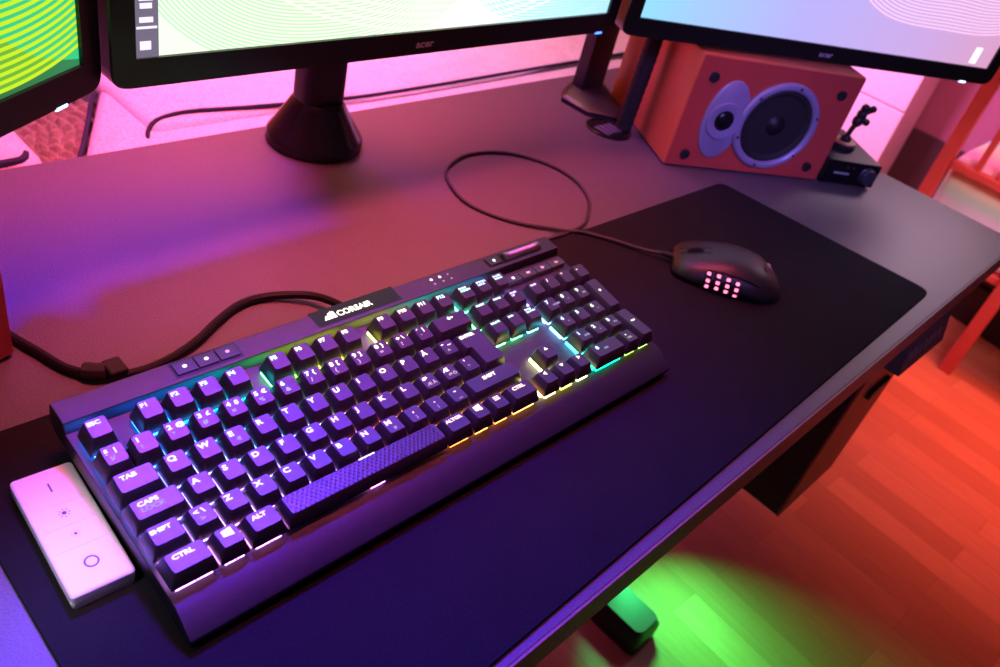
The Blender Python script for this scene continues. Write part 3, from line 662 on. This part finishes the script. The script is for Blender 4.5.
fg = thing('desk_figure', 'small black knobbly branching figure on a round base standing on the amplifier', 'figurine', (1044, 115, 33))
bm = bmesh.new(); lathe(bm, [(16, 0), (17, 2), (17, 7), (16, 8)], 28); obj('base', bm, M_rubber, fg, smooth=True)
bm = bmesh.new(); lathe(bm, [(15.5, 8), (15.5, 10.5), (14.5, 11)], 28); obj('wood_disc', bm, mat('pale_wood', (.45, .22, .10), .6), fg, smooth=True)
me_ = bmesh.new()
FD = Vector((.70, -.71, 0))    # the figure spreads sideways as one looks from the keyboard
def fp(a, z): return tuple(FD * a * .62 + Vector((0, 0, z)))
def blob(bm, a, z, r_, sz=1.0):
    g = bmesh.ops.create_icosphere(bm, subdivisions=2, radius=r_)
    for v in g['verts']: v.co = Vector((v.co.x, v.co.y, v.co.z * sz)) + Vector(fp(a, z))
lathe(me_, [(7, 10), (7.5, 14), (5, 18)], 18, c=(0, 0, 0)); tube(me_, [fp(0, 14), fp(1, 24), fp(4, 34)], 3.6, 10)
for a, z, r_, s_ in ((6, 40, 7.5, 1.2), (8, 50, 7.2, 1.1), (9, 59, 6.2, 1.0), (20, 57, 4.6, 1), (26, 60, 5, 1), (19, 42, 5.2, 1), (25, 41, 5.2, 1)): blob(me_, a, z, r_, s_)
tube(me_, [fp(8, 50), fp(16, 54), fp(26, 60)], 3.6, 8); tube(me_, [fp(6, 40), fp(14, 42), fp(25, 41)], 3.6, 8)
obj('figure', me_, M_blackp, fg, smooth=True)

# ================================================================ CABLE TUBE + GROMMET
gr = thing('cable_grommet', 'round slotted cable grommet set in the desk beside the speaker', 'grommet', (790, 326, -3))
bm = bmesh.new(); lathe(bm, [(31, 0), (31, 2), (29, 3), (26, 3), (25, 1.6), (.5, 1.6)], 40); obj('ring', bm, M_gloss, gr, smooth=True)
for k in range(4): obj('slot_bar', boxbm(-20 + k * 9, -15 + k * 9, -14, 10, 1.4, 2.8), mat('grommet_bar', (.2, .19, .3), .3, metal=.4), gr)
ct = thing('cable_sleeve', 'black ribbed cable sleeve rising from the grommet to the monitors', 'cable sleeve', (811, 318, 0))
bm = bmesh.new(); n_ = 130
tube(bm, [(3 * math.sin(i / 30), 0, i * 2.6) for i in range(n_)], 10, 14, rf=lambda i: 11.2 if i % 4 < 2 else 10.6); obj('sleeve', bm, M_rubber, ct, smooth=True)

# ================================================================ MONITORS
def screen_mat(name, ramp, lines, base_strength, bg_dir=(1, 0)):
    m = bpy.data.materials.new(name); m.use_nodes = True; nt = m.node_tree; N = nt.nodes; L = nt.links
    b = N['Principled BSDF']; b.inputs['Base Color'].default_value = (.01, .01, .01, 1); b.inputs['Roughness'].default_value = .35
    tc = N.new('ShaderNodeTexCoord'); sx = N.new('ShaderNodeSeparateXYZ'); L.new(tc.outputs['Generated'], sx.inputs[0])
    ad = N.new('ShaderNodeMath'); ad.operation = 'MULTIPLY_ADD'; L.new(sx.outputs[2], ad.inputs[0]); ad.inputs[1].default_value = bg_dir[1]; 
    m1 = N.new('ShaderNodeMath'); m1.operation = 'MULTIPLY'; L.new(sx.outputs[0], m1.inputs[0]); m1.inputs[1].default_value = bg_dir[0]; L.new(m1.outputs[0], ad.inputs[2])
    cr = N.new('ShaderNodeValToRGB'); L.new(ad.outputs[0], cr.inputs[0]); e = cr.color_ramp.elements
    e[0].position, e[0].color = ramp[0][0], (*ramp[0][1], 1); e[1].position, e[1].color = ramp[-1][0], (*ramp[-1][1], 1)
    for p_, c_ in ramp[1:-1]: q = e.new(p_); q.color = (*c_, 1)
    last = cr.outputs[0]
    for (cx, cz, ex, ez, freq, rmin, rmax, col, duty, wob) in lines:      # concentric wavy line bundles
        def mth(op, a, b_=None):
            n = N.new('ShaderNodeMath'); n.operation = op
            for i, x in enumerate((a, b_)):
                if x is None: continue
                if isinstance(x, (int, float)): n.inputs[i].default_value = x
                else: L.new(x, n.inputs[i])
            return n.outputs[0]
        dx = mth('MULTIPLY', mth('SUBTRACT', sx.outputs[0], cx), ex); dz = mth('MULTIPLY', mth('SUBTRACT', sx.outputs[2], cz), ez)
        rr = mth('SQRT', mth('ADD', mth('MULTIPLY', dx, dx), mth('MULTIPLY', dz, dz)))
        at = mth('ARCTAN2', dz, dx); rr = mth('ADD', rr, mth('MULTIPLY', mth('SINE', mth('MULTIPLY', at, 3.0)), wob))
        sn = mth('SINE', mth('MULTIPLY', rr, freq)); on = mth('GREATER_THAN', sn, duty)
        ins = mth('MULTIPLY', mth('GREATER_THAN', rr, rmin), mth('LESS_THAN', rr, rmax)); fac = mth('MULTIPLY', on, ins)
        mx = N.new('ShaderNodeMixRGB'); L.new(fac, mx.inputs[0]); L.new(last, mx.inputs[1]); mx.inputs[2].default_value = (*col, 1); last = mx.outputs[0]
    L.new(last, b.inputs['Emission Color']); b.inputs['Emission Strength'].default_value = base_strength
    return m
MW, MH = 566, 342
def monitor(label, loc, ang, smat, stand=None, led=(.3, .4, 1), ledx=610, stand_off=None):
    # local: x along the lower edge, y into the casing, z up from the lower edge (loc z = height above pad)
    t = thing('monitor', label, 'monitor', (loc[0], loc[1], -3), (0, 0, ang), 'three monitors in a row'); H0 = loc[2] + 3
    out = roundpoly([(0, 0), (MW, 0), (MW, MH), (0, MH)], 13, 5); SX0, SX1, SZ0, SZ1 = 18, MW - 18, 21, MH - 17
    inn = [(SX0, SZ0), (SX1, SZ0), (SX1, SZ1), (SX0, SZ1)]
    bm = bmesh.new()
    # ring frame: outer loop and inner loop as boxes with mitred outline
    def inner(n):   # the inner rectangle sampled like the rounded outer loop
        o_ = []
        for i in range(4): o_ += [inn[i]] * 0 + [tuple(inn[i])] * (len(out) // 4)
        return o_
    I = inner(0); k = len(out)
    def vr(pts, y, s=0): return [bm.verts.new((x + (MW / 2 - x) * s, y, H0 + z + (MH / 2 - z) * s)) for x, z in pts]
    ob, of_, of2 = vr(out, 26), vr(out, 1.5), vr(out, 0, .004); i1 = vr(I, .6, -.0); i2 = vr(I, 4)
    for a, b in ((ob, of_), (of_, of2), (of2, i1), (i1, i2)):
        for j in range(k):
            q = [a[j], a[(j + 1) % k], b[(j + 1) % k], b[j]]
            co = []
            for v in q:
                if not any((v.co - w_.co).length < 1e-5 for w_ in co): co.append(v)
            if len(co) > 2:
                try: bm.faces.new(co)
                except Exception: pass
    bmesh.ops.remove_doubles(bm, verts=bm.verts, dist=.001)
    bz = obj('bezel', bm, M_bezel, t)
    # screen
    bm = bmesh.new(); box(bm, SX0 + .2, SX1 - .2, 3.2, 6, H0 + SZ0 + .2, H0 + SZ1 - .2); obj('screen', bm, smat, t)
    bm = bmesh.new(); loft(bm, [[(x, 26, H0 + z) for x, z in out], [(MW / 2 + (x - MW / 2) * .97, 38, H0 + MH / 2 + (z - MH / 2) * .97) for x, z in out], [(MW / 2 + (x - MW / 2) * .6, 52, H0 + MH / 2 + (z - MH / 2) * .6) for x, z in out]])
    obj('rear_shell', bm, M_blackp, t, smooth=True)
    bm = bmesh.new(); puttext(bm, 'acer', 9.5, MW / 2, H0 + 7.0, lambda x, z: (x, -.25, z), 'c', 1.25, .03); obj('brand_mark', bm, mat('brand_silver', (.42, .38, .42), .35, metal=.3), bz)
    if ledx:
        bm = bmesh.new(); tube(bm, [(ledx - 5, .8, H0 + .4), (ledx + 5, .8, H0 + .4)], 1.5, 8); obj('power_light', bm, emit('power_light_%d' % int(led[0] * 100), led, 4.0, False), t, smooth=True)
    if stand:
        sx_, sy_ = stand
        bm = bmesh.new(); prof_ = [(49, 0), (51, 2), (51, 9), (49.5, 12), (47, 15), (38, 30), (31, 42), (28, 47), (25, 50)]
        lathe(bm, prof_, 48, 'z', (sx_, sy_, 0)); sb = obj('stand_base', bm, M_gloss2, t, smooth=True)
        bm = bmesh.new(); loft(bm, [[(sx_ + x * s, sy_ + y * s, z) for x, y in rrect(-26, 26, -19, 19, 14, 5)] for z, s in ((40, .94), (120, .94), (250, 1.0), (330, 1.0))]); obj('stand_neck', bm, M_blackp, t, smooth=True)
        bm = boxbm(min(sx_ - 26, MW / 2 - 40), max(sx_ + 26, MW / 2 + 40), 44, sy_ + 10, 235, 325); obj('stand_bracket', bm, M_blackp, t, bevel=3)
    return t
M_bezel = mat('monitor_bezel', (.007, .007, .008), .3, bump=(900, .06))
M_gloss2 = mat('stand_gloss', (.014, .012, .016), .22)
mid_s = screen_mat('lit_screen_white', [(0, (.80, 1.0, .78)), (.25, (.84, 1.0, .72)), (.5, (.97, 1.0, .90)), (.75, (.72, 1, .97)), (.9, (.50, .86, .95)), (1, (.42, .75, .9))],
                   [(.30, .42, 1.65, 1, 700, .16, .52, (.50, .9, .50), .35, .03), (.80, .35, 1.65, 1, 650, .1, .38, (.35, .75, .9), .4, .03), (.55, .9, 1.65, 1, 300, .2, .95, (1, 1, .8), .55, .05)], 1.2, (1, 0))
left_s = screen_mat('lit_screen_green', [(0, (.02, .16, .03)), (.45, (.03, .16, .04)), (.85, (.04, .17, .05)), (1, (.03, .26, .10))],
                    [(.88, .47, 1.65, 1.0, 1, .0, .48, (.16, .50, .05), -1.5, .02), (1.08, .40, 1.65, 1.0, 1, .0, .42, (.04, .65, .25), -1.5, .02), (.88, .47, 1.65, 1.0, 400, .0, .485, (.62, .92, .02), -.05, .02), (.70, .62, 1.65, 1, 300, .0, .22, (.45, .8, .02), -.3, .05)], 1.0, (1, 0))
right_s = screen_mat('lit_screen_purple', [(0, (.30, .75, 1.0)), (.12, (.38, .62, 1.0)), (.4, (.50, .45, .95)), (.75, (.62, .40, .80)), (1, (.72, .36, .58))],
                     [(.12, .55, 1.65, 1, 420, .1, .46, (.85, .90, 1.0), -.1, .05), (.80, .62, 1.65, 1, 460, .08, .56, (1.0, .62, .95), -.1, .06), (.9, .5, 1.65, 1, 3, .0, .22, (1.0, .60, .95), -.99, .03)], 1.05, (1, 0))
mid = monitor('middle of the three monitors, white and green screen, on a round black stand', (118, 295, 150), 0, mid_s, (394 - 118, 429 - 295), (.05, .18, 1), 540)
# taskbar strip down the left side of the middle screen
bm = boxbm(18.4, 35, 2.4, 3.1, 153 + 21.4, 153 + 322); tb = obj('taskbar', bm, emit('taskbar_grey', (.20, .17, .26), .9, False), mid)
for z, a, b in ((31, 5, 13), (48, 1.5, 24), (53, 5, 16), (64, 6, 14), (70, 5, 16), (84, 6, 15), (120, 6, 18), (150, 6, 18)):
    g = obj('taskbar_icon', boxbm(18.5 + a * .6, 18.5 + a * .6 + b * .6, 1.9, 2.35, 153 + z * .86, 153 + z * .86 + (6 if z == 31 else 1.6 if z == 48 else 3.6)), emit('icon_white', (.9, .8, 1), 1.2, False), tb)
ar = math.atan2(-266.8, 495.2)
rgt = monitor('rightmost of the three monitors with a purple and pink screen above the speaker', (687, 286, 150), ar, right_s, None, (.5, .6, 1), 517)
bm = boxbm(512, 523, 2.2, 3.1, 153 + 25, 153 + 46); obj('desktop_icon', bm, emit('icon_plain', (1, .95, 1), 1.2, False), rgt)
al = math.atan2(47.9, 83.8)
lft = monitor('leftmost of the three monitors with a green screen of yellow curves', (115.5 - MW * math.cos(al), 302.7 - MW * math.sin(al), 150), al, left_s, (150, 66), (.35, .55, 1), 524)
# angular stand between middle and right monitor
st = thing('angular_stand', 'black angular floorplate stand behind the gap between middle and right monitors', 'stand', (865, 395, -3))
sp_ = [(812, 432), (912, 474), (900, 432), (846, 350), (822, 338), (790, 367), (788, 412)]
sp_ = [(x - 865, y - 395) for x, y in sp_]
bm = bmesh.new(); loft(bm, [[(x, y, 0) for x, y in sp_], [(x, y, 6) for x, y in sp_], [(x * .93, y * .93, 10) for x, y in sp_]]); obj('base_plate', bm, M_blackp, st, bevel=.8)
bm = bmesh.new(); loft(bm, [[(x, y, z) for x, y in ((-32 + dx, 20), (16 + dx, 20), (16 + dx, 40), (-32 + dx, 40))] for z, dx in ((8, 0), (330, 0))]); obj('upright', bm, M_blackp, st, bevel=2)

# ================================================================ SOFA
def cushion(bm, x0, x1, y0, y1, z0, z1, rad=40, nx=10, bulge=12, seed=0):
    bmx = bmesh.new(); box(bmx, x0, x1, y0, y1, z0, z1)
    bmesh.ops.bevel(bmx, geom=bmx.edges[:], offset=rad, segments=5, profile=.6, affect='EDGES')
    bmesh.ops.triangulate(bmx, faces=[f_ for f_ in bmx.faces if len(f_.verts) > 4])
    long_e = [e_ for e_ in bmx.edges if e_.calc_length() > 120]
    bmesh.ops.subdivide_edges(bmx, edges=long_e, cuts=8, use_grid_fill=True)
    rnd = random.Random(seed); ph = [rnd.random() * 6 for _ in range(4)]
    for v in bmx.verts:
        q = math.sin(v.co.x * .011 + ph[0]) * math.cos(v.co.y * .013 + ph[1]) * bulge * .5 + math.sin(v.co.x * .027 + v.co.y * .02 + ph[2]) * bulge * .25
        if v.co.z > (z0 + z1) / 2: v.co.z += q
    me = bpy.data.meshes.new('tmp'); bmx.to_mesh(me); bmx.free(); bm.from_mesh(me); bpy.data.meshes.remove(me)
sf = thing('sofa', 'pale fabric sofa with dark piping behind the desk', 'sofa', (800, 900, FL))
def sl(x, y, z): return (x - 800, y - 900, z - FL)
def scush(name, x0, x1, y0, y1, z0, z1, rad, m, seed, bulge=10):
    bm = bmesh.new(); cushion(bm, x0 - 800, x1 - 800, y0 - 900, y1 - 900, z0 - FL, z1 - FL, rad, seed=seed, bulge=bulge); return obj(name, bm, m, sf, smooth='full')
def pip(path, rad=3.2, parent=None):
    bm = bmesh.new(); tube(bm, spline([sl(*p_) for p_ in path], 8), rad, 8); return obj('piping', bm, M_piping, parent or sf, smooth=True)
c1 = scush('back_cushion', 326, 1500, 656, 900, -330, -91, 22, M_fabric, 1, 4)
pip([(316, 632, -118), (318, 644, -104), (324, 660, -97), (338, 674, -92), (362, 682, -90), (396, 683, -89), (470, 672, -89), (560, 662, -89), (650, 656, -90), (800, 656, -90), (1000, 660, -90), (1204, 664, -90), (1450, 668, -90)], 2.8, c1)
bm = bmesh.new(); q_ = roundpoly([(214, 600), (330, 802), (400, 850), (1650, 850), (1650, 600)], [18, 30, 40, 10, 10], 4); cxq, cyq = 800, 720
loft(bm, [[sl(cxq + (x - cxq) * k, cyq + (y - cyq) * k, z) for x, y in q_] for z, k in ((-340, 1), (-128, 1), (-112, .998), (-103, .99), (-99, .97), (-98, .8), (-98, .1))])
c2 = obj('arm_cushion', bm, M_fabric, sf, smooth='full')
pip([(214, 606, -118), (226, 634, -112), (250, 672, -110), (285, 733, -110), (322, 796, -110), (380, 838, -110)], 2.8, c2)
scush('sofa_frame', 240, 1700, 700, 1150, -740, -300, 40, M_fabric, 3, 4)
scush('backrest', 240, 1700, 860, 1010, -330, -112, 45, M_fabric, 4, 16)
ac = thing('armchair', 'pale fabric armchair corner with dark seam at the left behind the desk', 'armchair', (20, 900, FL))
bm = bmesh.new(); cushion(bm, -330, 186, -262, 160, 330, 643, 36, seed=7, bulge=5); a1_ = obj('seat_cushion', bm, M_fabric, ac, smooth='full')
bm = bmesh.new(); cushion(bm, -250, 160, -190, 150, 0, 330, 30, seed=8, bulge=3); obj('seat_base', bm, M_fabric, ac, smooth='full')
bm = bmesh.new(); tube(bm, spline([(-200, -246, 638), (-60, -246, 640), (60, -246, 640), (140, -246, 640), (160, -240, 638), (168, -226, 636)], 6), 5, 8); obj('piping', bm, M_piping, a1_, smooth=True)
# brown wool throw hanging between them
bm = bmesh.new(); nx, ny = 70, 90; rnd = random.Random(9); G = []
for j in range(ny):
    row_ = []
    for i in range(nx):
        y = 604 + 190 * j / (ny - 1); x = 208 + ((y - 600) * .56) * (i / (nx - 1)) 
        z = -150 + 30 * (j / ny) + 9 * abs(math.sin(x * .20 + 1.3 * math.sin(y * .09))) * abs(math.sin(y * .23 + 1.2 * math.sin(x * .11))) + rnd.random() * 2.5
        row_.append(bm.verts.new((x - 235, y - 800, z + 200)))
    G.append(row_)
for j in range(ny - 1):
    for i in range(nx - 1): bm.faces.new([G[j][i], G[j][i + 1], G[j + 1][i + 1], G[j + 1][i]])
tw_ = obj('wool_throw', bm, M_throw, smooth='full'); tw_.location = W(235, 800, -200)
md = tw_.modifiers.new('thick', 'SOLIDIFY'); md.thickness = .03; md.offset = -1
tag(tw_, 'brown knitted wool throw hanging between the sofa and the armchair', 'throw blanket')

# ================================================================ DRAWER UNIT
du = thing('white_drawer_unit', 'white lacquered drawer unit standing behind the amplifier', 'drawer unit', (2700, 900, FL))
obj('carcass', boxbm(20, 188, -402, 380, 0, 1050), M_drawer, du, bevel=3)
for k in range(5):
    z0 = 8 + k * 196.5 + 0; obj_ = obj('drawer_front', boxbm(0, 20, -402, 380, z0, z0 + 192), M_drawer, du, bevel=2)
    obj('drawer_knob', boxbm(-14, 0, -20, 10, z0 + 90, z0 + 104), M_silver, obj_, bevel=2)

# ================================================================ CRIB
cr = thing('cot_bed', 'red stained wooden cot with slatted end standing on the floor right of the desk', 'cot', (2167, 212, FL))
CW, CL = 600, 640      # width along -y, length along +x
for x in (0, CL):
    for y in (0, -CW): obj('post', boxbm(x - 16, x + 16, y - 17, y + 17, 0, 900), M_pine, cr, bevel=4)
obj('middle_leg', boxbm(-15, 15, -284 - 17, -284 + 17, 0, 480), M_pine, cr, bevel=4)
def rail(n, x0, x1, y0, y1, z0, z1): return obj(n, boxbm(x0, x1, y0, y1, z0, z1), M_pine, cr, bevel=3)
for z in (478, 850):
    for x in (0, CL): rail('rail', x - 11, x + 11, -CW + 17, -17, z, z + 22)
    for y in (0, -CW): rail('rail', 16, CL - 16, y - 11, y + 11, (z if z > 500 or y else 300), (z if z > 500 or y else 300) + 22)
for k in range(9):
    y = -78 - k * 54
    rail('slat', -7, 7, y - 8, y + 8, 500, 850)
for k in range(9):
    x = 70 + k * 62
    rail('slat', x - 8, x + 8, -CW - 7, -CW + 7, 500, 850)
rail('bed_base', 16, CL - 16, -CW + 17, -17, 262, 282)
bm = bmesh.new(); cushion(bm, 24, CL - 24, -CW + 24, -14, 284, 505, 28, seed=11, bulge=8)
o = obj('mattress', bm, M_pastel, smooth='full'); o.location = W(2167, 212, FL)
tag(o, 'mattress under a pastel rainbow striped sheet inside the red cot', 'mattress')

# ================================================================ BLACK CASE under the cot
bc = thing('black_tool_case', 'black plastic case with latches standing on the floor under the cot', 'case', (2560, -130, FL), (0, 0, math.radians(80)))
obj('body', boxbm(-210, 210, -110, 110, 0, 130), M_blackp, bc, bevel=10)
obj('lid', boxbm(-212, 212, -112, 112, 133, 175), M_blackp, bc, bevel=10)
for x in (-130, 0, 130): obj('latch', boxbm(x - 22, x + 22, -119, -111, 105, 160), mat('latch_grey', (.2, .15, .2), .4), bc, bevel=3)
